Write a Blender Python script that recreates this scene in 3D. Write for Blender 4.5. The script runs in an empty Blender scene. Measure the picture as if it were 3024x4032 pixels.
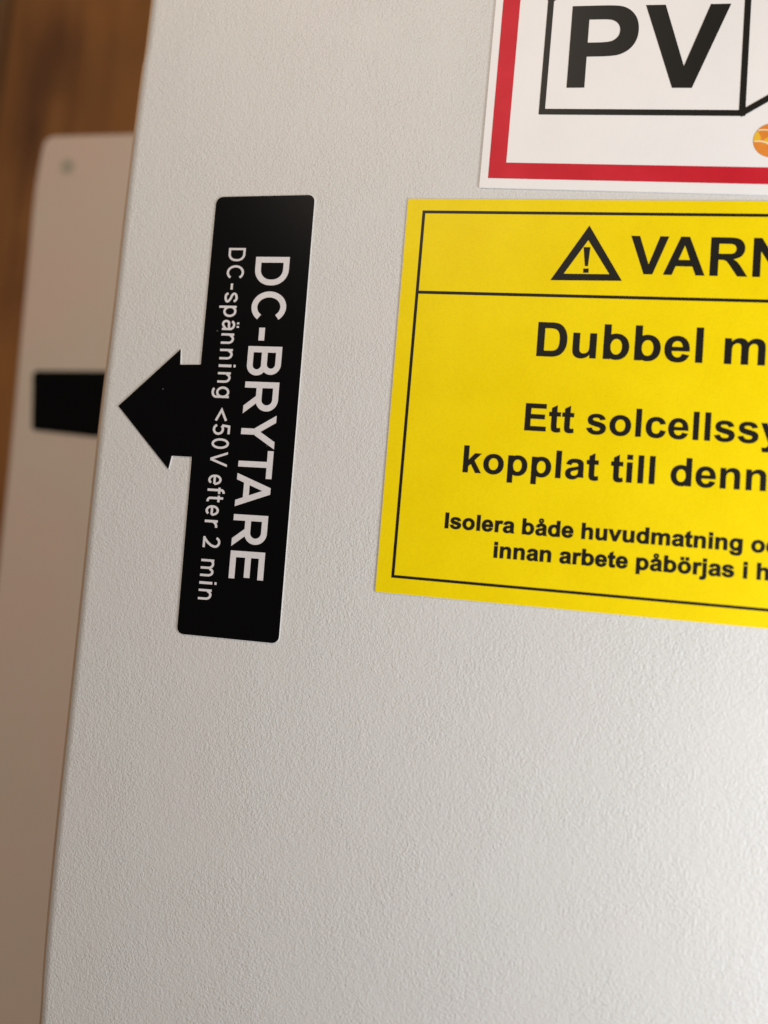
import bpy, bmesh, math, random
from mathutils import Vector, Matrix
from mathutils.geometry import tessellate_polygon
random.seed(4)
scn = bpy.context.scene
col = scn.collection

# ------------------------------------------------------------------ camera
# Cabinet-front coordinates used everywhere below, in millimetres:
#   x to the right, y up, z out of the cabinet front towards the viewer (front face z = 0).
def W(x, y, z=0.0):
    return Vector((x / 1000, -z / 1000, y / 1000))

cam = bpy.data.cameras.new('camera')
cam.sensor_fit = 'VERTICAL'; cam.sensor_height = 24.0; cam.sensor_width = 18.0
cam.lens = 3000 / 4032 * 24.0
cam.clip_start = 0.005; cam.clip_end = 20
co = bpy.data.objects.new('camera', cam); col.objects.link(co)
R = Matrix(((0.98468, -0.074455, 0.157677), (0.086412, 0.99377, -0.07038), (-0.151454, 0.082927, 0.98498)))
A = Matrix(((1, 0, 0), (0, 0, -1), (0, 1, 0)))
M = (A @ R).to_4x4(); M.translation = W(27.12, -12.105, 169.416)
co.matrix_world = M
cam.dof.use_dof = True; cam.dof.focus_distance = 0.176; cam.dof.aperture_fstop = 3.3
scn.camera = co

# ------------------------------------------------------------------ world, light, exposure
world = bpy.data.worlds.new('World'); scn.world = world; world.use_nodes = True
bg = world.node_tree.nodes['Background']
bg.inputs[0].default_value = (0.55, 0.445, 0.375, 1); bg.inputs[1].default_value = 0.41

def area_light(name, loc, aim, sx, sy, power, color):
    l = bpy.data.lights.new(name, 'AREA'); l.shape = 'RECTANGLE'; l.size = sx; l.size_y = sy
    l.energy = power; l.color = color
    o = bpy.data.objects.new(name, l); col.objects.link(o)
    o.location = loc
    o.rotation_euler = (Vector(aim) - Vector(loc)).to_track_quat('-Z', 'Y').to_euler()
    return o
area_light('window_light', (0.275, -0.13, -0.085), (0.0, 0, -0.02), 0.09, 0.16, 1.04, (0.93, 0.98, 1.0))
area_light('room_light', (-0.04, -0.25, 0.27), (0.0, 0, 0.02), 0.14, 0.14, 0.56, (1.0, 0.875, 0.74))

scn.view_settings.view_transform = 'Standard'; scn.view_settings.look = 'None'
scn.view_settings.exposure = 0.0; scn.view_settings.gamma = 1.0
scn.view_settings.use_curve_mapping = False
scn.cycles.max_bounces = 6

# ------------------------------------------------------------------ materials
def new_mat(name):
    m = bpy.data.materials.new(name); m.use_nodes = True
    nt = m.node_tree; b = nt.nodes['Principled BSDF']
    return m, nt, b
def N(nt, t, **kw):
    n = nt.nodes.new(t)
    for k, v in kw.items(): setattr(n, k, v)
    return n
def coords(nt, scale=(1, 1, 1)):
    tc = N(nt, 'ShaderNodeTexCoord'); mp = N(nt, 'ShaderNodeMapping')
    mp.inputs['Scale'].default_value = scale
    nt.links.new(tc.outputs['Object'], mp.inputs['Vector'])
    return mp.outputs['Vector']
def noise(nt, vec, scale, detail=2, rough=0.5, dist=0.0):
    n = N(nt, 'ShaderNodeTexNoise'); n.inputs['Scale'].default_value = scale
    n.inputs['Detail'].default_value = detail; n.inputs['Roughness'].default_value = rough
    n.inputs['Distortion'].default_value = dist
    nt.links.new(vec, n.inputs['Vector']); return n.outputs['Fac']
def ramp(nt, fac, stops):
    r = N(nt, 'ShaderNodeValToRGB'); e = r.color_ramp.elements
    while len(e) < len(stops): e.new(0.5)
    for i, (p, c) in enumerate(stops): e[i].position = p; e[i].color = (*c, 1)
    nt.links.new(fac, r.inputs[0]); return r.outputs[0]
def bump(nt, b, h, dist, strength=1.0, prev=None):
    n = N(nt, 'ShaderNodeBump'); n.inputs['Distance'].default_value = dist
    n.inputs['Strength'].default_value = strength
    nt.links.new(h, n.inputs['Height'])
    if prev is not None: nt.links.new(prev, n.inputs['Normal'])
    nt.links.new(n.outputs[0], b.inputs['Normal']); return n.outputs[0]

def coated_metal(name, tone_a, tone_b, grain, rough):
    m, nt, b = new_mat(name)
    v = coords(nt)
    c = ramp(nt, noise(nt, v, 32, 3), [(0.3, tone_a), (0.7, tone_b)])
    # sparse dust and pin-hole specks
    f = ramp(nt, noise(nt, v, 900, 1, 0.4), [(0.18, (0.80,) * 3), (0.24, (1, 1, 1))])
    mx = N(nt, 'ShaderNodeMix', data_type='RGBA', blend_type='MULTIPLY'); mx.inputs['Factor'].default_value = 1
    nt.links.new(c, mx.inputs['A']); nt.links.new(f, mx.inputs['B'])
    nt.links.new(mx.outputs['Result'], b.inputs['Base Color'])
    b.inputs['Roughness'].default_value = rough
    b.inputs['Specular IOR Level'].default_value = 0.35
    # powder coat: crinkled orange-peel grain of two sizes
    g1 = noise(nt, v, 1750, 2, 0.55, 0.35)
    g2 = noise(nt, v, 3200, 2, 0.5, 0.2)
    g3 = noise(nt, v, 600, 1, 0.5)
    mix = N(nt, 'ShaderNodeMath', operation='MULTIPLY_ADD'); nt.links.new(g2, mix.inputs[0]); mix.inputs[1].default_value = 0.35
    nt.links.new(g1, mix.inputs[2])
    mix2 = N(nt, 'ShaderNodeMath', operation='MULTIPLY_ADD'); nt.links.new(g3, mix2.inputs[0]); mix2.inputs[1].default_value = 0.5
    nt.links.new(mix.outputs[0], mix2.inputs[2])
    # the crinkle is stronger in some places than in others
    amp = ramp(nt, noise(nt, v, 60, 2), [(0.3, (0.6,) * 3), (0.7, (1.0,) * 3)])
    ml = N(nt, 'ShaderNodeMath', operation='MULTIPLY'); nt.links.new(mix2.outputs[0], ml.inputs[0]); nt.links.new(amp, ml.inputs[1])
    bump(nt, b, ml.outputs[0], grain)
    return m
WHITE = coated_metal('white_powder_coat', (0.650, 0.634, 0.624), (0.642, 0.644, 0.630), 0.00023, 0.50)
WHITE_WARM_LIT = coated_metal('white_powder_coat_warm_lit', (0.79, 0.62, 0.52), (0.74, 0.645, 0.535), 0.0002, 0.5)  # copy of the white coat with the warm room light put into its colour

def sheet(name, base, rough, mottling=0.0, grain=0.0, warm=None, spec=0.5, speck=0.0):
    m, nt, b = new_mat(name)
    v = coords(nt)
    lo = tuple(c * (1 - mottling) for c in base); hi = warm or base
    c = ramp(nt, noise(nt, v, 55, 4, 0.6), [(0.35, lo), (0.65, hi)])
    if speck:
        f = ramp(nt, noise(nt, v, 2600, 2, 0.6), [(0.30, (1 - speck,) * 3), (0.55, (1, 1, 1))])
        mx = N(nt, 'ShaderNodeMix', data_type='RGBA', blend_type='MULTIPLY'); mx.inputs['Factor'].default_value = 1
        nt.links.new(c, mx.inputs['A']); nt.links.new(f, mx.inputs['B']); c = mx.outputs['Result']
    nt.links.new(c, b.inputs['Base Color'])
    b.inputs['Roughness'].default_value = rough
    b.inputs['Specular IOR Level'].default_value = spec
    if grain: bump(nt, b, noise(nt, v, 900, 3, 0.6), grain)
    return m
YELLOW = sheet('yellow_vinyl', (0.88, 0.66, 0.0), 0.42, 0.03, 0.00003, (0.90, 0.69, 0.002), 0.12, 0.06)
PAPER = sheet('white_vinyl', (0.84, 0.83, 0.84), 0.5, 0.02, 0.00003, (0.86, 0.845, 0.85), 0.2)
RED = sheet('red_print', (0.56, 0.012, 0.026), 0.5, 0.06, 0.00003, (0.62, 0.02, 0.036), 0.15)
def specked_film(m):
    nt = m.node_tree; b = nt.nodes['Principled BSDF']
    vo = N(nt, 'ShaderNodeTexVoronoi'); vo.inputs['Scale'].default_value = 190
    nt.links.new(coords(nt), vo.inputs['Vector'])
    wn = N(nt, 'ShaderNodeTexWhiteNoise'); nt.links.new(vo.outputs['Color'], wn.inputs['Vector'])
    rad = N(nt, 'ShaderNodeMath', operation='MULTIPLY'); rad.inputs[1].default_value = 0.045; nt.links.new(wn.outputs['Value'], rad.inputs[0])
    lt = N(nt, 'ShaderNodeMath', operation='LESS_THAN'); nt.links.new(vo.outputs['Distance'], lt.inputs[0]); nt.links.new(rad.outputs[0], lt.inputs[1])
    mx = N(nt, 'ShaderNodeMix', data_type='RGBA'); nt.links.new(lt.outputs[0], mx.inputs['Factor'])
    src = b.inputs['Base Color'].links[0].from_socket
    nt.links.new(src, mx.inputs['A']); mx.inputs['B'].default_value = (0.10, 0.10, 0.11, 1)
    nt.links.new(mx.outputs['Result'], b.inputs['Base Color'])
    return m
BLACK = sheet('black_label_film', (0.0012, 0.0014, 0.0018), 0.30, 0.1, 0.0, None, 0.10)
specked_film(BLACK)
INK = sheet('black_ink', (0.010, 0.009, 0.007), 0.45, 0.2, 0.0, None, 0.22)
WHITE_INK = sheet('white_print', (0.74, 0.71, 0.73), 0.45, 0.06, 0.0, None, 0.3, 0.10)
ORANGE = sheet('orange_print', (0.80, 0.23, 0.025), 0.35, 0.2, 0.0, (0.85, 0.30, 0.04))
AMBER = sheet('amber_print', (0.86, 0.52, 0.03), 0.35, 0.1, 0.0)
CREAM = sheet('cream_print', (0.87, 0.75, 0.45), 0.35, 0.05, 0.0)
STEEL = sheet('painted_screw', (0.56, 0.51, 0.41), 0.5, 0.1, 0.0)

def wood(name, dark, mid, light, off, knots=()):
    m, nt, b = new_mat(name)
    tc = N(nt, 'ShaderNodeTexCoord'); mp = N(nt, 'ShaderNodeMapping')
    mp.inputs['Location'].default_value = off; mp.inputs['Scale'].default_value = (26, 26, 2.2)
    nt.links.new(tc.outputs['Object'], mp.inputs['Vector']); v = mp.outputs['Vector']
    g = noise(nt, v, 2.6, 8, 0.62, 1.6)
    c = ramp(nt, g, [(0.28, dark), (0.5, mid), (0.75, light)])
    v2 = coords(nt, (9, 9, 5))
    k = ramp(nt, noise(nt, v2, 1.6, 3, 0.5), [(0.33, (0.62, 0.60, 0.55)), (0.55, (1, 1, 1))])
    mx = N(nt, 'ShaderNodeMix', data_type='RGBA', blend_type='MULTIPLY'); mx.inputs['Factor'].default_value = 1
    nt.links.new(c, mx.inputs['A']); nt.links.new(k, mx.inputs['B'])
    out = mx.outputs['Result']
    for kx, kz, rx, rz in knots:      # dark knots in the board
        mk = N(nt, 'ShaderNodeMapping', vector_type='POINT'); mk.inputs['Scale'].default_value = (1 / rx, 0, 1 / rz)
        mk.inputs['Location'].default_value = (-kx / rx, 0, -kz / rz)
        tk = N(nt, 'ShaderNodeTexCoord'); nt.links.new(tk.outputs['Object'], mk.inputs['Vector'])
        ln = N(nt, 'ShaderNodeVectorMath', operation='LENGTH'); nt.links.new(mk.outputs[0], ln.inputs[0])
        kr = ramp(nt, ln.outputs['Value'], [(0.25, (0.55, 0.50, 0.45)), (1.0, (1, 1, 1))])
        m3 = N(nt, 'ShaderNodeMix', data_type='RGBA', blend_type='MULTIPLY'); m3.inputs['Factor'].default_value = 1
        nt.links.new(out, m3.inputs['A']); nt.links.new(kr, m3.inputs['B']); out = m3.outputs['Result']
    nt.links.new(out, b.inputs['Base Color'])
    b.inputs['Roughness'].default_value = 0.55
    bump(nt, b, g, 0.0006)
    return m
WOOD = wood('stained_board', (0.21, 0.082, 0.015), (0.35, 0.138, 0.027), (0.42, 0.18, 0.042), (0.3, 0, 0.2), ((-0.2195, 0.238, 0.020, 0.034), (-0.226, 0.195, 0.012, 0.05)))
WOOD_PALE = wood('pale_board', (0.25, 0.12, 0.04), (0.33, 0.165, 0.06), (0.40, 0.22, 0.09), (1.3, 0, 0.7))
WOOD_RED = wood('reddish_board', (0.24, 0.06, 0.009), (0.34, 0.09, 0.014), (0.38, 0.12, 0.025), (2.1, 0, 1.7))

# ------------------------------------------------------------------ object helpers
def link(name, verts, faces, m, parent=None, smooth=False):
    me = bpy.data.meshes.new(name); me.from_pydata(verts, [], faces); me.update()
    bm = bmesh.new(); bm.from_mesh(me); bmesh.ops.recalc_face_normals(bm, faces=bm.faces); bm.to_mesh(me); bm.free()
    me.materials.append(m)
    if smooth:
        for p in me.polygons: p.use_smooth = True
    o = bpy.data.objects.new(name, me); col.objects.link(o)
    if parent is not None:
        o.parent = parent; o.matrix_parent_inverse = Matrix.Translation(parent.location).inverted()
    return o
def thing(name, label, cat, loc, group=None):
    o = bpy.data.objects.new(name, None); col.objects.link(o); o.location = loc
    o.empty_display_size = 0.02; o['label'] = label; o['category'] = cat
    if group: o['group'] = group
    return o

class Mesh:
    def __init__(s): s.v = []; s.f = []
    def poly(s, loops, z0, z1=None):
        """flat shape (outer loop + holes, mm) at height z1, with side walls down to z0"""
        z1 = z0 if z1 is None else z1
        tri = tessellate_polygon([[Vector((x, y, 0)) for x, y in l] for l in loops])
        base = len(s.v)
        flat = [p for l in loops for p in l]
        s.v += [W(x, y, z1) for x, y in flat]
        for t in tri:
            a, b, c = (flat[i] for i in t)
            if (b[0]-a[0])*(c[1]-a[1]) - (b[1]-a[1])*(c[0]-a[0]) < 0: t = (t[0], t[2], t[1])
            s.f.append(tuple(base + i for i in t))
        if z0 != z1:
            k = base
            for l in loops:
                n = len(l); b2 = len(s.v)
                s.v += [W(x, y, z0) for x, y in l]
                for i in range(n):
                    j = (i + 1) % n
                    s.f.append((k + i, k + j, b2 + j, b2 + i))
                k += n
    def strip(s, L, Rr, z):
        b = len(s.v)
        s.v += [W(x, y, z) for x, y in L] + [W(x, y, z) for x, y in Rr]
        n = len(L)
        for i in range(n - 1): s.f.append((b + i, b + i + 1, b + n + i + 1, b + n + i))
    def build(s, name, m, parent=None): return link_raw(name, s.v, s.f, m, parent)
def link_raw(name, v, f, m, parent):
    me = bpy.data.meshes.new(name); me.from_pydata(v, [], f); me.update(); me.materials.append(m)
    o = bpy.data.objects.new(name, me); col.objects.link(o)
    if parent is not None:
        o.parent = parent; o.matrix_parent_inverse = Matrix.Translation(parent.location).inverted()
    return o

def rounded(pts, radii, seg=6):
    out = []; n = len(pts)
    for i, p in enumerate(pts):
        r = radii[i]
        if r <= 0: out.append(p); continue
        P = Vector(p); a = (Vector(pts[i - 1]) - P).normalized(); b = (Vector(pts[(i + 1) % n]) - P).normalized()
        ang = a.angle(b); d = r / math.tan(ang / 2)
        p0, p1 = P + a * d, P + b * d
        c = P + (a + b).normalized() * (r / math.sin(ang / 2))
        v0, v1 = p0 - c, p1 - c
        tot = math.atan2(v0.x * v1.y - v0.y * v1.x, v0.dot(v1))
        for k in range(seg + 1):
            t = tot * k / seg
            out.append((c.x + v0.x * math.cos(t) - v0.y * math.sin(t), c.y + v0.x * math.sin(t) + v0.y * math.cos(t)))
    return out

def smooth_curve(pts, seg=6):
    out = []
    for i in range(len(pts) - 1):
        p0 = Vector(pts[max(i - 1, 0)]); p1 = Vector(pts[i]); p2 = Vector(pts[i + 1]); p3 = Vector(pts[min(i + 2, len(pts) - 1)])
        for k in range(seg):
            t = k / seg
            q = 0.5 * ((2 * p1) + (p2 - p0) * t + (2 * p0 - 5 * p1 + 4 * p2 - p3) * t * t + (-p0 + 3 * p1 - 3 * p2 + p3) * t ** 3)
            out.append((q.x, q.y))
    out.append(tuple(pts[-1])); return out

def inset(loop, d):
    n = len(loop); out = []
    for i in range(n):
        a, b, c = Vector(loop[i - 1]), Vector(loop[i]), Vector(loop[(i + 1) % n])
        t1 = (b - a).normalized(); t2 = (c - b).normalized()
        n1 = Vector((-t1.y, t1.x)); n2 = Vector((-t2.y, t2.x))
        m = (n1 + n2).normalized(); k = d / max(m.dot(n1), 0.3)
        out.append((b.x + m.x * k, b.y + m.y * k))
    return out      # moves to the LEFT of the walking direction (inwards when counter-clockwise)

def box_shell(outline, z_front, z_back, r, seg=8):
    """cabinet shell: flat front with a rolled edge of radius r, straight sides"""
    v = []; f = []; n = len(outline); rings = []
    for k in range(seg + 1):
        a = math.pi / 2 * k / seg
        lp = inset(outline, r * (1 - math.sin(a)))
        rings.append((lp, z_front - r * (1 - math.cos(a))))
    rings.append((outline, z_back))
    for lp, z in rings: v += [W(x, y, z) for x, y in lp]
    f.append(tuple(range(n)))
    for k in range(len(rings) - 1):
        for i in range(n):
            j = (i + 1) % n
            f.append((k * n + i, k * n + n + i, k * n + n + j, k * n + j))
    return v, f

# ------------------------------------------------------------------ wooden wall (setting) of upright boards
wall = bpy.data.objects.new('wooden_wall', None); col.objects.link(wall); wall.location = W(-100, 0, -190)
wall['kind'] = 'structure'
def board(x0, x1, m, top=360, bot=-360):
    v = []; f = []
    g = 1.6
    prof = [(x0, -190), (x0, -172.5), (x0 + g, -170), (x1 - g, -170), (x1, -172.5), (x1, -190)]
    for yy in (bot, top): v += [W(x, yy, z) for x, z in prof]
    n = len(prof)
    for i in range(n):
        j = (i + 1) % n; f.append((i, j, n + j, n + i))
    f.append(tuple(range(n))); f.append(tuple(range(2 * n - 1, n - 1, -1)))
    return link('board', v, f, m, wall)
edges = [-640, -512, -380, -247, -112, 20, 152, 286, 420]
mats = [WOOD, WOOD_RED, WOOD_PALE, WOOD, WOOD_RED, WOOD, WOOD_PALE, WOOD]
for i, m in enumerate(mats): board(edges[i] + 0.3, edges[i + 1] - 0.3, m)

# ------------------------------------------------------------------ rear cabinet, on the wall to the left
rear = thing('rear_cabinet', 'plain white cabinet on the wooden wall, set back behind the near cabinet', 'cabinet', W(-130, 0, -170))
left2 = smooth_curve([(-176.6, 148), (-177.4, 134), (-177.2, 119), (-176.6, 103), (-175.6, 69), (-174.6, 40), (-173.6, 5), (-172.8, -40), (-172.2, -90), (-172, -150), (-172.5, -230)], 4)
o2 = rounded([(-90, 157.2), (-176.3, 155.4)], [0, 0])
out2 = [(-82, -236), (-80, -230), (-80, 152), (-84, 157.4)]
out2 += [(-171, 155.6), (-174.2, 154.6), (-176.0, 152.2)] + left2 + [(-170, -236)]
v, f = box_shell(out2, -110, -170, 3.0)
link('body', v, f, WHITE_WARM_LIT, rear, True)
# recessed screw in the corner
def disc(name, x, y, z0, z1, r, m, parent, seg=24):
    mm = Mesh(); mm.poly([[(x + r * math.cos(2 * math.pi * k / seg), y + r * math.sin(2 * math.pi * k / seg)) for k in range(seg)]], z0, z1)
    return mm.build(name, m, parent)
def screw_head():
    prof = [(3.1, -110.0), (3.0, -109.6), (2.3, -109.3), (1.3, -109.2), (1.2, -109.9), (0.0, -109.9)]
    v = []; f = []; seg = 24
    for r_, z in prof:
        v += [W(-162.45 + r_ * math.cos(2 * math.pi * k / seg), 141.2 + r_ * math.sin(2 * math.pi * k / seg), z) for k in range(seg)]
    for i in range(len(prof) - 1):
        for k in range(seg): f.append((i * seg + k, i * seg + (k + 1) % seg, (i + 1) * seg + (k + 1) % seg, (i + 1) * seg + k))
    return link('screw', v, f, STEEL, rear, True)
screw_head()
lab2 = thing('black_sticker', 'black rounded sticker on the rear cabinet, half hidden by the near cabinet', 'sticker', W(-150, 42, -110))
mm = Mesh(); mm.poly([rounded([(-164.2, 30.2), (-95, 27.3), (-95, 57.4), (-166.9, 54.6)], [2.0, 2, 2, 2.0])], -110.0, -109.75)
mm.build('film', BLACK, lab2)

# ------------------------------------------------------------------ near cabinet
near = thing('near_cabinet', 'large white grained cabinet carrying the black arrow, yellow and red bordered stickers', 'cabinet', W(60, 0, -170))
left1 = smooth_curve([(-69.9, 236), (-70.3, 124.5), (-70.75, 108), (-71.0, 90), (-71.15, 71), (-71.1, 45), (-71.4, 20), (-71.3, -4), (-71.05, -28), (-70.85, -53), (-70.7, -76), (-70.3, -99), (-69.8, -113), (-69.2, -123), (-68.8, -140), (-68.6, -170), (-68.5, -234)], 5)
out1 = [(-62, -240), (320, -240), (328, -238), (330, -232), (330, 232), (326, 238), (320, 240), (-64, 240)] + left1
v, f = box_shell([(x - 0.7 if x < 0 else x, y) for x, y in out1], 0, -170, 2.6)
link('body', v, f, WHITE, near, True)
EDGE_SHADE = sheet('brown_edge_shade', (0.46, 0.32, 0.21), 0.6, 0.1, 0.0)  # added brown strip: stands in for the dark shaded line of the rolled edge
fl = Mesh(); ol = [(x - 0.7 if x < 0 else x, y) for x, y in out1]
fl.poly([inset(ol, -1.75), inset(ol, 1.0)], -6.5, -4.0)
fl.build('edge_shade_strip', EDGE_SHADE, near)
# keep front face crisp: flat-shade the big faces
for o in (bpy.data.objects['body'], bpy.data.objects['body.001']):
    o.data.polygons[0].use_smooth = False

# ------------------------------------------------------------------ lettering: bold grotesque outlines (2048 units per em)
def Q(p):
    """expand a list of (x, y) / ('q', cx, cy, x, y) steps to points"""
    out = []
    for s in p:
        if s[0] == 'q':
            x0, y0 = out[-1]; _, cx, cy, x1, y1 = s
            for k in range(1, 6):
                t = k / 5; out.append(((1-t)**2*x0+2*t*(1-t)*cx+t*t*x1, (1-t)**2*y0+2*t*(1-t)*cy+t*t*y1))
        else: out.append(s)
    return out
def sup(cx, cy, rx, ry, a0=0, a1=360, n=32, e=2.12):
    out = []
    for k in range(n + (0 if abs(a1 - a0) == 360 else 1)):
        a = math.radians(a0 + (a1 - a0) * k / n); c, s = math.cos(a), math.sin(a)
        out.append((cx + rx * math.copysign(abs(c) ** (2 / e), c), cy + ry * math.copysign(abs(s) ** (2 / e), s)))
    return out
def rect(x0, y0, x1, y1): return [(x0, y0), (x1, y0), (x1, y1), (x0, y1)]
def ring(cx, cy, rx, ry, ix, iy): return [sup(cx, cy, rx, ry), sup(cx, cy, ix, iy)]
def ribbon(pts, widths):
    L = []; Rr = []
    for i, p in enumerate(pts):
        a = Vector(pts[max(i - 1, 0)]); c = Vector(pts[min(i + 1, len(pts) - 1)])
        t = (c - a).normalized(); w = widths[i] if isinstance(widths, list) else widths
        L.append((p[0] - t.y * w / 2, p[1] + t.x * w / 2)); Rr.append((p[0] + t.y * w / 2, p[1] - t.x * w / 2))
    return L + Rr[::-1]
def sribbon(ctrl, seg=6):
    """smooth ribbon through (x, y, width) points"""
    xy = smooth_curve([(c[0], c[1]) for c in ctrl], seg)
    w = []
    for i in range(len(ctrl) - 1):
        for k in range(seg): w.append(ctrl[i][2] + (ctrl[i+1][2] - ctrl[i][2]) * k / seg)
    w.append(ctrl[-1][2]); return ribbon(xy, w)

n_arch = Q([(1100,0),(820,0),(820,542),('q',820,714,802,765),('q',784,815,743,843),('q',702,871,645,871),('q',572,871,514,831),('q',456,791,436,725),('q',414,660,414,481),(414,0),(134,0),(134,1062),(394,1062),(394,906),('q',533,1086,743,1086),('q',836,1086,913,1053),('q',990,1019,1029,967),('q',1069,915,1084,849),('q',1100,783,1100,660)])
h_arch = [(x, y) for x, y in n_arch]
h_arch[h_arch.index((134,1062))] = (134,1466)
i_ = h_arch.index((394,1062)); h_arch[i_] = (414,1466); h_arch[i_+1] = (414,927)
m_arch = Q([(126,1062),(385,1062),(385,917),('q',524,1086,716,1086),('q',818,1086,893,1044),('q',968,1002,1016,917),('q',1086,1002,1167,1044),('q',1248,1086,1340,1086),('q',1457,1086,1538,1038),('q',1619,991,1659,899),('q',1688,831,1688,679),(1688,0),(1407,0),(1407,607),('q',1407,765,1378,811),('q',1339,871,1258,871),('q',1199,871,1147,835),('q',1095,799,1072,730),('q',1049,660,1049,510),(1049,0),(768,0),(768,582),('q',768,737,753,782),('q',738,827,707,849),('q',675,871,621,871),('q',556,871,504,836),('q',452,801,429,735),('q',407,669,407,516),(407,0),(126,0)])
o_ring = ring(625, 531, 543, 555, 258, 328)
a_parts = [[Q([(371,738),(116,784),('q',159,938,264,1012),('q',369,1086,576,1086),('q',764,1086,856,1042),('q',948,997,985,929),('q',1023,860,1023,677),(1020,349),('q',1020,209,1034,143),('q',1047,76,1084,0),(806,0),('q',795,28,779,83),('q',772,108,769,116),('q',697,46,615,11),('q',533,-24,440,-24),('q',276,-24,182,65),('q',87,154,87,290),('q',87,380,130,451),('q',173,521,251,559),('q',328,596,474,624),('q',671,661,747,693),(747,721),('q',747,802,707,837),('q',667,871,556,871),('q',481,871,439,842),('q',397,812,371,738)]),
            Q([(747,510),('q',693,492,576,467),('q',459,442,423,418),('q',368,379,368,319),('q',368,260,412,217),('q',456,174,524,174),('q',600,174,669,224),('q',720,262,736,317),('q',747,353,747,454)])]]
e_part = [[Q([(762,338),(1042,291),('q',988,137,872,57),('q',755,-24,580,-24),('q',303,-24,170,157),('q',65,302,65,523),('q',65,787,203,937),('q',341,1086,552,1086),('q',789,1086,926,930),('q',1063,773,1057,450),(353,450),('q',356,325,421,256),('q',486,186,583,186),('q',649,186,694,222),('q',739,258,762,338)]),
           Q([(778,622),('q',775,744,715,808),('q',655,871,569,871),('q',477,871,417,804),('q',357,737,358,622)])]]
c_part = [[Q([(1073,748),(796,698),('q',782,781,733,823),('q',683,865,604,865),('q',499,865,437,793),('q',374,720,374,550),('q',374,361,438,283),('q',501,205,608,205),('q',688,205,739,251),('q',790,296,811,407),(1087,360),('q',1044,170,922,73),('q',800,-24,595,-24),('q',362,-24,224,123),('q',85,270,85,530),('q',85,793,224,940),('q',363,1086,600,1086),('q',794,1086,909,1003),('q',1023,919,1073,748)])]]
s_part = [[Q([(48,303),(330,346),('q',348,264,403,222),('q',458,179,557,179),('q',666,179,721,219),('q',758,247,758,294),('q',758,326,738,347),('q',717,367,645,384),('q',310,458,220,519),('q',96,604,96,755),('q',96,891,204,989),('q',311,1086,538,1086),('q',754,1086,859,1016),('q',964,945,1003,808),(738,759),('q',721,820,675,853),('q',628,885,541,885),('q',432,885,385,855),('q',353,833,353,798),('q',353,768,381,747),('q',419,719,643,668),('q',868,617,957,543),('q',1045,468,1045,335),('q',1045,190,924,86),('q',803,-18,566,-24),('q',351,-24,226,63),('q',100,150,48,303)])]]
t_part = [[Q([(634,1062),(634,838),(442,838),(442,410),('q',442,280,448,259),('q',453,237,473,223),('q',493,209,521,209),('q',560,209,635,236),(659,18),('q',560,-24,435,-24),('q',358,-24,296,2),('q',235,28,206,69),('q',177,109,166,179),('q',157,228,157,378),(157,838),(29,838),(29,1062),(157,1062),(157,1274),(442,1438),(442,1062)])]]
r_part = [[Q([(416,0),(135,0),(135,1062),(396,1062),(396,911),('q',463,1018,517,1052),('q',570,1086,638,1086),('q',734,1086,823,1033),(736,788),('q',665,834,604,834),('q',545,834,504,802),('q',463,769,440,684),('q',416,599,416,328)])]]
y_part = [[Q([(14,1062),(313,1062),(567,308),(815,1062),(1106,1062),(731,40),(664,-145),('q',627,-238,594,-287),('q',560,-336,517,-367),('q',473,-397,410,-414),('q',346,-431,266,-431),('q',185,-431,107,-414),(82,-194),('q',148,-207,201,-207),('q',299,-207,346,-150),('q',393,-92,418,-3)])]]
j_part = Q([(428,1062),(147,1062),(147,40),('q',147,-110,120,-150),('q',96,-184,20,-184),('q',-20,-184,-60,-176),(-104,-412),('q',-20,-431,90,-431),('q',240,-431,330,-360),('q',428,-285,428,-60)])
g_tail = Q([(118,-70),(439,-104),('q',447,-165,476,-186),('q',516,-216,602,-216),('q',712,-216,767,-183),('q',804,-161,823,-112),('q',836,-77,836,17),(836,172),(1117,172),(1117,109),('q',1117,-103,1081,-198),('q',1045,-293,980,-347),('q',915,-401,814,-421),('q',712,-431,588,-431),('q',336,-431,220,-340),('q',114,-254,118,-70)])
u_part = [(1234 - x, 1062 - y) for x, y in n_arch]
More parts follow.
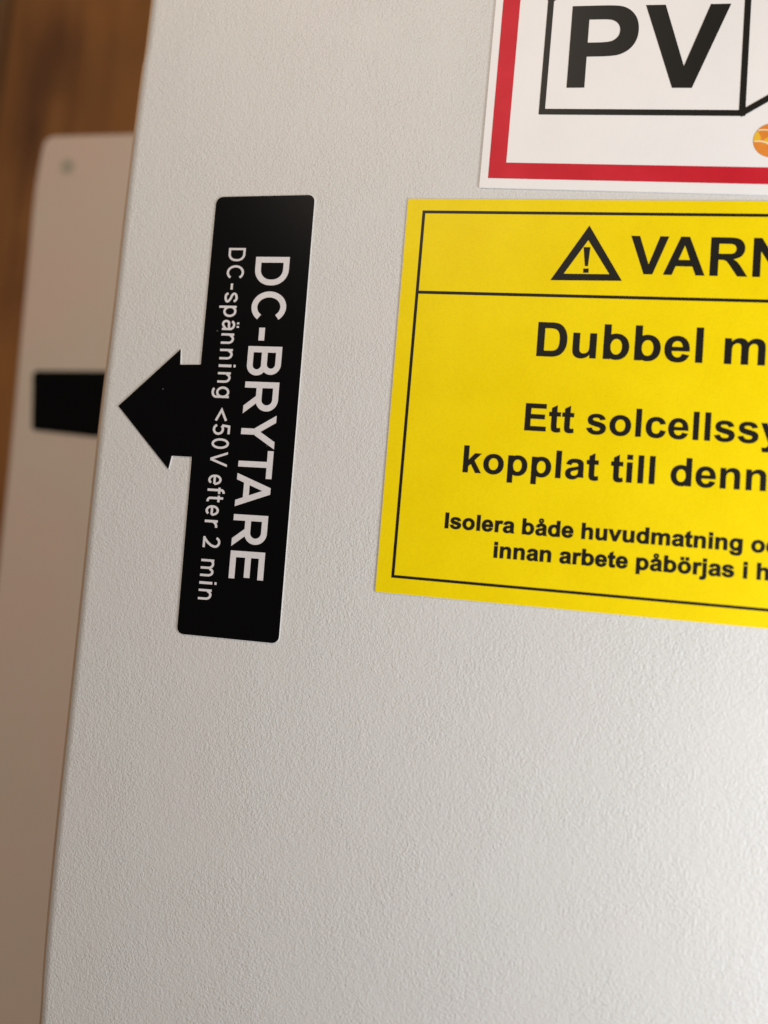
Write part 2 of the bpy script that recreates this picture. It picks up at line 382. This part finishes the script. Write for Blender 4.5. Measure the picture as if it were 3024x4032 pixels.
BOLD = {
 ' ': (569, []),
 'V': (1366, [[[(524,0),(840,0),(1365,1466),(1045,1466),(687,381),(321,1466),(0,1466)]]]),
 'A': (1479, [[[(1471,0),(1149,0),(1021,333),(435,333),(314,0),(0,0),(571,1466),(884,1466)],[(926,580),(724,1124),(526,580)]]]),
 'R': (1479, [[Q([(150,0),(150,1466),(773,1466),('q',1008,1466,1115,1427),('q',1221,1387,1285,1286),('q',1349,1185,1349,1055),('q',1349,890,1252,783),('q',1155,675,962,647),('q',1058,591,1121,524),('q',1183,457,1289,286),(1468,0),(1114,0),(900,319),('q',786,490,744,535),('q',702,579,655,596),('q',608,612,506,612),(446,612),(446,0)]),Q([(446,846),(665,846),('q',878,846,931,864),('q',984,882,1014,926),('q',1044,970,1044,1036),('q',1044,1110,1005,1156),('q',965,1201,893,1213),('q',857,1218,677,1218),(446,1218)])]]),
 'N': (1479, [[[(150,0),(150,1466),(438,1466),(1038,487),(1038,1466),(1313,1466),(1313,0),(1016,0),(425,956),(425,0)]]]),
 'I': (569, [[rect(140,0,436,1466)]]),
 'l': (569, [[rect(147,0,428,1466)]]),
 'i': (569, [[rect(147,0,428,1062)],[rect(147,1206,428,1466)]]),
 'j': (569, [[j_part],[rect(147,1206,428,1466)]]),
 'E': (1366, [[[(149,0),(149,1466),(1236,1466),(1236,1218),(445,1218),(445,893),(1181,893),(1181,646),(445,646),(445,247),(1264,247),(1264,0)]]]),
 'D': (1479, [[Q([(148,1466),(689,1466),('q',872,1466,968,1438),('q',1097,1400,1189,1303),('q',1281,1206,1329,1066),('q',1377,925,1377,719),('q',1377,538,1332,407),('q',1277,247,1175,148),('q',1098,73,967,31),('q',869,0,705,0),(148,0)]),Q([(444,1218),(444,247),(665,247),('q',789,247,844,261),('q',916,279,964,322),('q',1011,365,1041,464),('q',1071,562,1071,732),('q',1071,902,1041,993),('q',1011,1084,957,1135),('q',903,1186,820,1204),('q',758,1218,577,1218)])]]),
 'G': (1593, [[Q([(831,539),(831,786),(1469,786),(1469,202),('q',1376,112,1200,44),('q',1023,-25,842,-25),('q',612,-25,441,72),('q',270,168,184,348),('q',98,527,98,738),('q',98,967,194,1145),('q',290,1323,475,1418),('q',616,1491,826,1491),('q',1099,1491,1253,1377),('q',1406,1262,1450,1060),(1156,1005),('q',1125,1113,1040,1176),('q',954,1238,826,1238),('q',632,1238,518,1115),('q',403,992,403,750),('q',403,489,519,359),('q',635,228,823,228),('q',916,228,1010,265),('q',1103,301,1170,353),(1170,539)])]]),
 'P': (1366, [[Q([(149,0),(149,1466),(624,1466),('q',894,1466,976,1444),('q',1102,1411,1187,1301),('q',1272,1190,1272,1015),('q',1272,880,1223,788),('q',1174,696,1099,644),('q',1023,591,945,574),('q',839,553,638,553),(445,553),(445,0)]),Q([(445,1218),(445,802),(607,802),('q',782,802,841,825),('q',900,848,934,897),('q',967,946,967,1011),('q',967,1091,920,1143),('q',873,1195,801,1208),('q',748,1218,588,1218)])]]),
 'n': (1251, [[n_arch]]), 'h': (1251, [[h_arch]]), 'm': (1821, [[m_arch]]), 'u': (1251, [[u_part]]),
 'o': (1251, [o_ring]), 'ö': (1251, [o_ring, [rect(290,1210,530,1450)], [rect(720,1210,960,1450)]]),
 'e': (1139, e_part), 'c': (1139, c_part), 's': (1139, s_part), 't': (682, t_part), 'r': (797, r_part), 'y': (1139, y_part),
 'a': (1139, a_parts), 'å': (1139, a_parts + [ring(560,1370,205,205,95,95)]),
 'b': (1251, [[rect(135,0,416,1466)], ring(648,531,518,555,236,335)]),
 'p': (1251, [[rect(135,-404,416,1062)], ring(648,531,518,555,236,335)]),
 'd': (1251, [[rect(835,0,1116,1466)], ring(603,531,518,555,236,335)]),
 'g': (1251, [[rect(836,100,1117,1062)], ring(590,545,505,541,232,318), [g_tail]]),
 'k': (1139, [[[(137,0),(137,1466),(418,1466),(418,688),(747,1062),(1093,1062),(730,674),(1119,0),(816,0),(549,477),(418,340),(418,0)]]]),
 'v': (1139, [[[(439,0),(11,1062),(306,1062),(506,520),(564,339),(596,443),(622,520),(824,1062),(1113,1062),(691,0)]]]),
}
KERN = {('V', 'A'): -152, ('P', 'V'): 0}
def swell(lp, d, hole):
    """grow a letter outline by d (ink spread); counters shrink"""
    a = sum(lp[i-1][0] * lp[i][1] - lp[i][0] * lp[i-1][1] for i in range(len(lp)))
    return inset(lp, (d if hole else -d) * (1 if a > 0 else -1))
def bold_text(parent, text, x, y, scale, ang=0.0, z=0.26, m=INK, name='lettering', track=0.0, vs=1.0, fat=0.0):
    mm = Mesh(); pen = 0.0; ca, sa = math.cos(ang), math.sin(ang)
    for i, ch in enumerate(text):
        adv, polys = BOLD[ch]
        for k, loops in enumerate(polys):
            L = []
            for lp in loops:
                q = []
                for px, py in lp:
                    u = (px + pen) * scale; w = py * scale * vs
                    p = (x + u * ca - w * sa, y + u * sa + w * ca)
                    if not q or abs(p[0]-q[-1][0]) + abs(p[1]-q[-1][1]) > 1e-4: q.append(p)
                if abs(q[0][0]-q[-1][0]) + abs(q[0][1]-q[-1][1]) < 1e-4: q.pop()
                if fat: q = swell(q, fat, len(L) > 0)
                L.append(q)
            mm.poly(L, z + 0.006 * k)
        pen += adv + KERN.get((ch, text[i+1] if i + 1 < len(text) else ''), 0) + track
    return mm.build(name, m, parent)

# ------------------------------------------------------------------ lettering on the black label: one-weight strokes, cap height 1
def arc(cx, cy, rx, ry, a0, a1, n=14):
    return [(cx + rx * math.cos(math.radians(a0 + (a1 - a0) * k / n)), cy + ry * math.sin(math.radians(a0 + (a1 - a0) * k / n))) for k in range(n + 1)]
def line_glyphs(h, xh):
    """h = half stroke; every glyph: (width, [strokes]); stroke = (points, closed)"""
    g = {}
    def bowl(x0, x1, y0, y1, r=None):
        r = r if r is not None else (y1 - y0) / 2
        return [(x0, y1)] + arc(x1 - r, y1 - r, r, r, 90, 0, 8) + arc(x1 - r, y0 + r, r, r, 0, -90, 8) + [(x0, y0)]
    w = .84; g['D'] = (w, [(bowl(h, w - h, h, 1 - h, .38), True)])
    w = .90; g['C'] = (w, [(arc(w/2, .5, w/2 - h, .5 + .012 - h, 38, 322, 28), False)])
    g['-'] = (.38, [([(0, .36), (.38, .36)], False)])
    w = .82; g['B'] = (w, [(bowl(h, w - .03 - h, .5, 1 - h), True), (bowl(h, w - h, h, .5), True)])
    w = .88; g['R'] = (w, [(bowl(h, w - .06 - h, .43, 1 - h), False), ([(h, 0), (h, 1)], False), ([(.44, .43), (w - h - .01, -.0)], 'cut')])
    w = .90; g['Y'] = (w, [([(w/2, 0), (w/2, .42)], False), ([(h + .0, 1.0), (w/2, .40)], 'cut'), ([(w - h, 1.0), (w/2, .40)], 'cut')])
    w = .80; g['T'] = (w, [([(0, 1 - h), (w, 1 - h)], False), ([(w/2, 0), (w/2, 1 - 2*h)], False)])
    w = .94; g['A'] = (w, [([(h, 0), (w/2 - .0, 1.0)], 'cut'), ([(w - h, 0), (w/2 + .0, 1.0)], 'cut'), ([(.19, .30), (w - .19, .30)], False)])
    w = .74; g['E'] = (w, [([(h, 0), (h, 1)], False), ([(2*h, 1 - h), (w, 1 - h)], False), ([(2*h, .52), (w - .04, .52)], False), ([(2*h, h), (w, h)], False)])
    w = .88; g['V'] = (w, [([(h, 1.0), (w/2, .0)], 'cut'), ([(w - h, 1.0), (w/2, .0)], 'cut')])
    w = .58
    g['s'] = (w, [(smooth_curve([(w - h + .01, xh - .20), (w*.72, xh - h*1.1), (w*.46, xh - h + .012), (w*.2, xh - h*1.7), (h, xh*.72), (w*.26, xh*.58), (w*.62, xh*.46), (w - h, xh*.28), (w*.82, h*1.6), (w*.5, h - .012), (w*.22, h*1.3), (h - .02, .20)], 4), False)])
    w = .66
    ring_ = arc(w/2, xh/2, w/2 - h, xh/2 - h + .012, 0, 360, 28)[:-1]
    g['p'] = (w, [(ring_, True), ([(h, -.27), (h, xh)], False)])
    g['g'] = (w, [(ring_, True), ([(w - h, xh)] + [(w - h, 0)] + arc(w/2 - .01, -.0, w/2 - h + .01, .24 - h*.4, 0, -140, 12), False)])
    w = .60
    ap = [([(w - h, 0), (w - h, xh*.62)] + arc(w/2, xh*.62, w/2 - h, xh*.38 - h + .012, 0, 155, 12), False),
          ([(w - h, xh*.56), (w*.45, xh*.52)] + arc(w*.40, xh*.30, w*.40 - h, xh*.26 - h*.2, 100, 300, 14) + [(w - h - .03, .20)], False)]
    g['ä'] = (w, ap + [([(.14, .93), (.14 + .11, .93)], False), ([(w - .25, .93), (w - .14, .93)], False)])
    w = .62; arch = [(w - h, 0), (w - h, xh*.58)] + arc(w/2 + .02, xh*.58, w/2 - h - .02, xh*.42 - h + .012, 0, 165, 12)
    g['n'] = (w, [(arch, False), ([(h, 0), (h, xh)], False)])
    g['i'] = (2*h, [([(h, 0), (h, xh)], False), ([(h, .88), (h, 1.0)], False)])
    w = .98; a1 = [(w/2, 0), (w/2, xh*.6)] + arc(w*.27, xh*.6, w/2 - w*.27, xh*.40 - h + .012, 0, 160, 10)
    a2 = [(w - h, 0), (w - h, xh*.6)] + arc(w*.74, xh*.6, w - h - w*.74, xh*.40 - h + .012, 0, 165, 10)
    g['m'] = (w, [(a1, False), (a2, False), ([(h, 0), (h, xh)], False)])
    w = .64; g['e'] = (w, [([(h + .02, xh*.5 - .02), (w - h, xh*.5 - .02)] , False), (arc(w/2, xh/2, w/2 - h, xh/2 - h + .012, -3, 318, 26), False)])
    w = .38; g['f'] = (w, [([(.14 , 0), (.14, .80)] + arc(.14 + .17, .80, .17, .22 - h, 180, 85, 8), False), ([(0, xh - h), (w - .03, xh - h)], False)])
    w = .38; g['t'] = (w, [([(.14, .95), (.14, .20)] + arc(.14 + .17, .20, .17, .21 - h, 180, 280, 8), False), ([(0, xh - h), (w - .02, xh - h)], False)])
    w = .38; g['r'] = (w, [([(h, 0), (h, xh)], False), (arc(w - .02, xh*.52, w - .02 - h, xh*.48 - h, 168, 84, 8), False)])
    w = .62; g['2'] = (w, [(arc(w/2, .71, w/2 - h, .29 - h + .01, 165, -18, 14) + smooth_curve([(w*.80, .50), (w*.55, .29), (.09, h + .01)], 4) , False), ([(.0, h), (w, h)], False)])
    w = .64; g['5'] = (w, [([(w - .06, 1 - h), (.15, 1 - h), (.10, .52)], False), (arc(w/2, .32, w/2 - h, .32 - h + .01, 140, -158, 18), False)])
    w = .64; g['0'] = (w, [(arc(w/2, .5, w/2 - h, .5 - h + .01, 0, 360, 28)[:-1], True)])
    w = .62; g['<'] = (w, [([(w, .72), (.04, .42), (w, .12)], False)])
    return g
def outline_stroke(pts, closed, h):
    P = []
    if closed != 'cut':
        for p in pts:
            if not P or (Vector(p) - P[-1]).length > 1e-3: P.append(Vector(p))
    n = len(P); L = []; Rr = []
    if closed == 'cut':      # ends cut level instead of square to the stroke
        (x0, y0), (x1, y1) = pts; d = math.hypot(x1 - x0, y1 - y0); hw = h * d / abs(y1 - y0)
        return [(x0 - hw, y0), (x1 - hw, y1)], [(x0 + hw, y0), (x1 + hw, y1)]
    for i in range(n):
        a = P[i - 1] if (i > 0 or closed) else None; b = P[(i + 1) % n] if (i < n - 1 or closed) else None
        t1 = (P[i] - a).normalized() if a is not None else None; t2 = (b - P[i]).normalized() if b is not None else None
        t1 = t1 or t2; t2 = t2 or t1
        n1 = Vector((-t1.y, t1.x)); n2 = Vector((-t2.y, t2.x)); m = (n1 + n2).normalized(); k = h / max(m.dot(n1), .35)
        L.append((P[i].x + m.x * k, P[i].y + m.y * k)); Rr.append((P[i].x - m.x * k, P[i].y - m.y * k))
    if closed: L.append(L[0]); Rr.append(Rr[0])
    return L, Rr
# frame of the black label: s runs down it (reading direction), t across from its left edge
OX, OY = -47.58, 73.19; DX, DY = 0.01485, -0.99989
def lab(s, t): return (OX + s * DX - t * DY, OY + s * DY + t * DX)
def line_text(parent, items, t0, cap, h, xh, z):
    """items: (character, start, end) measured along the label"""
    G = line_glyphs(h, xh); mm = Mesh(); k = 0
    for ch, s0, s1 in items:
        w, strokes = G[ch]; sx = (s1 - s0) / w
        for j, (pts, closed) in enumerate(strokes):
            # keep stroke weight even when the glyph is widened
            L, Rr = outline_stroke([(p[0], p[1]) for p in pts], closed, h)
            f = lambda q: lab(s0 + q[0] * sx, t0 + q[1] * cap)
            mm.strip([f(q) for q in L], [f(q) for q in Rr], z + 0.006 * j)
    return mm.build('lettering', WHITE_INK, parent)

# ------------------------------------------------------------------ black arrow label
arrow = thing('arrow_label', 'black label with white upright writing and an arrow point aimed left on the near cabinet', 'label', W(-40, 20, 0))
pts = [(-46.02, -31.86), (-21.51, -31.73), (-23.06, 73.94), (-47.58, 73.19), (-47.1, 31.8), (-52.2, 31.56), (-52.5, 35.4), (-66.91, 20.72), (-52.4, 6.2), (-51.9, 9.5), (-46.9, 9.54)]
rad = [1.6, 1.6, 1.6, 1.9, .12, .12, .12, .15, .12, .12, .12]
mm = Mesh(); mm.poly([rounded(pts, rad)], 0.0, 0.22)
mm.build('film', BLACK, arrow)
mm = Mesh(); mm.poly([inset(rounded(pts, rad), -0.07)], 0.0, 0.19); mm.build('backing', PAPER, arrow)
line_text(arrow, [('D', 14.88, 21.81), ('C', 23.3, 30.9), ('-', 32.1, 35.2), ('B', 36.6, 43.6), ('R', 45.12, 52.6), ('Y', 53.1, 60.8),
                  ('T', 61.36, 67.9), ('A', 66.9, 74.6), ('R', 76.48, 83.8), ('E', 84.94, 91.35)], 11.35, 8.3, .085, .74, .235)
sm = [('D', 12.75, 16.0), ('C', 17.0, 20.6), ('-', 21.5, 23.0), ('s', 23.7, 26.0), ('p', 26.75, 29.35), ('ä', 30.0, 32.35), ('n', 33.1, 35.5),
      ('n', 36.65, 39.05), ('i', 40.2, 40.8), ('n', 41.95, 44.35), ('g', 45.2, 47.8)]
# stretch the word to its measured end
k = (49.27 - 23.7) / (47.8 - 23.7)
sm = [it if it[1] < 23.6 else (it[0], 23.7 + (it[1] - 23.7) * k, 23.7 + (it[2] - 23.7) * k) for it in sm]
sm += [('<', 51.96, 54.7), ('5', 55.4, 58.1), ('0', 58.9, 61.4), ('V', 62.1, 65.6),
       ('e', 67.53, 69.95), ('f', 70.55, 72.15), ('t', 72.45, 74.05), ('e', 74.75, 77.2), ('r', 78.2, 79.9),
       ('2', 82.08, 84.63), ('m', 87.37, 91.35), ('i', 92.55, 93.15), ('n', 94.3, 96.75)]
line_text(arrow, sm, 4.39, 4.2, .066, .755, .235)

# ------------------------------------------------------------------ yellow warning sticker
yel = thing('warning_sticker', 'yellow warning sticker with black frame, triangle and centred black text, right of the arrow label', 'sticker', W(70, 28, 0))
mm = Mesh(); yo = rounded([(-0.37, -18.0), (158, -18.3), (156.5, 73.6), (-0.64, 73.17)], [.3] * 4, 3)
mm.poly([yo], 0.0, 0.25)
mm.build('film', YELLOW, yel)
mm = Mesh(); mm.poly([inset(yo, -0.05)], 0.0, 0.21); mm.build('backing', PAPER, yel)
def bar(p, q, t):
    a, b = Vector(p), Vector(q); d = (b - a).normalized(); n_ = Vector((-d.y, d.x)) * t / 2
    return [tuple(a - n_), tuple(b - n_), tuple(b + n_), tuple(a + n_)]
fo = [(2.92, -14.55), (154.5, -14.75), (153.2, 70.75), (2.93, 70.4)]
fi = [(3.62, -13.9), (153.8, -14.1), (152.5, 70.05), (3.63, 69.7)]
mm = Mesh(); mm.poly([fo, fi], 0.257); mm.build('frame_line', INK, yel)
mm = Mesh(); mm.poly([bar((3.62, 51.0), (152.6, 51.5), .72)], 0.262); mm.build('divider_line', INK, yel)
mm = Mesh(); mm.poly([[(33.0, 54.62), (48.5, 54.88), (40.7, 67.4)], [(35.85, 56.2), (40.68, 64.0), (45.7, 56.33)]], 0.257)
mm.poly([[(39.75, 62.4), (41.25, 62.42), (41.0, 58.05), (40.3, 58.05)]], 0.257); mm.poly([[(40.03, 56.5), (41.22, 56.52), (41.2, 57.5), (40.0, 57.48)]], 0.257)
mm.build('warning_triangle', INK, yel)
bold_text(yel, 'VARNING', 49.85, 56.5, .00592)
bold_text(yel, 'Dubbel matning', 30.36, 37.22, .005284, fat=.03)
bold_text(yel, 'Ett solcellssystem', 29.1, 20.4, .00416, fat=.035)
bold_text(yel, 'kopplat till denna', 16.34, 10.2, .00412, 0.003, fat=.035)
bold_text(yel, 'Isolera både huvudmatning och', 13.65, -2.52, .002367, vs=.97, fat=.105)
bold_text(yel, 'innan arbete påbörjas i h', 24.85, -8.15, .002367, vs=.97, fat=.105)

# ------------------------------------------------------------------ red bordered sign sticker
red = thing('house_sticker', 'white sticker with thick red border and house outline lettered PV', 'sticker', W(60, 110, 0))
mm = Mesh(); mm.poly([rounded([(15.53, 76.02), (114, 74.2), (114.5, 172), (16.5, 171.8)], [.08] * 4, 2)], 0.0, 0.30)
mm.build('film', PAPER, red)
mm = Mesh()
mm.poly([[(17.38, 78.22), (112, 76.55), (112.5, 169.8), (18.0, 169.8)], [(21.23, 81.89), (108.2, 80.4), (108.6, 166), (22.0, 166)]], 0.357)
mm.build('red_border', RED, red)
mm = Mesh(); T = .355 + .007
HA, HB, HC, HD = (28.37, 94.0), (71.55, 93.3), (71.5, 120.4), (28.6, 120.9)   # front wall of the drawn house
E0, E1, E2, E3 = (50, 139), (93, 150), (104, 131), (104, 114)
w_ = 1.35
lines = [(HA, HB), (HA, HD), (HB, HC), (HD, E0), (E0, HC), (E0, E1), (HC, E2), (E1, E2), (HB, E3), (E3, E2)]
for i, (p, q) in enumerate(lines):
    a, b = Vector(p), Vector(q); d = (b - a).normalized() * w_ * .45
    mm.poly([bar(tuple(a - d), tuple(b + d), w_)], T + 0.005 * i)
mm.build('house_outline', INK, red)
bold_text(red, 'P', 31.5, 99.65, .01335, -.004, .362, INK)
bold_text(red, 'V', 49.5, 99.4, .01335, -.014, .362, INK)
# orange ball emblem below the house
ball = Mesh(); bx, by, br = 78.0, 87.05, 3.85
ball.poly([[(bx + br * math.cos(2 * math.pi * k / 48), by + br * math.sin(2 * math.pi * k / 48)) for k in range(48)]], .362)
bo = ball.build('ball_emblem', ORANGE, red)
def ball_patch(name, cpts, m, z):
    mm = Mesh(); mm.poly([smooth_curve([(bx + x * br, by + y * br) for x, y in cpts], 5)], z); return mm.build(name, m, bo)
ball_patch('amber_patch', [(-.98, .1), (-.93, .38), (-.78, .52), (-.66, .30), (-.60, .06), (-.78, -.04), (-.97, -.06)], AMBER, .367)
ball_patch('amber_patch', [(-.45, .02), (-.1, .22), (.3, .2), (.3, -.2), (.0, -.22), (-.3, -.12)], AMBER, .367)
ball_patch('cream_band', [(-.95, -.03), (-.5, -.02), (0, -.22), (.6, -.5), (.6, -.6), (0, -.34), (-.5, -.12), (-.95, -.1)], CREAM, .372)
ball_patch('cream_band', [(-.80, .55), (-.4, .58), (.1, .48), (.5, .3), (.5, .4), (.1, .58), (-.4, .66), (-.74, .64)], CREAM, .372)

print('objects', len(bpy.data.objects))
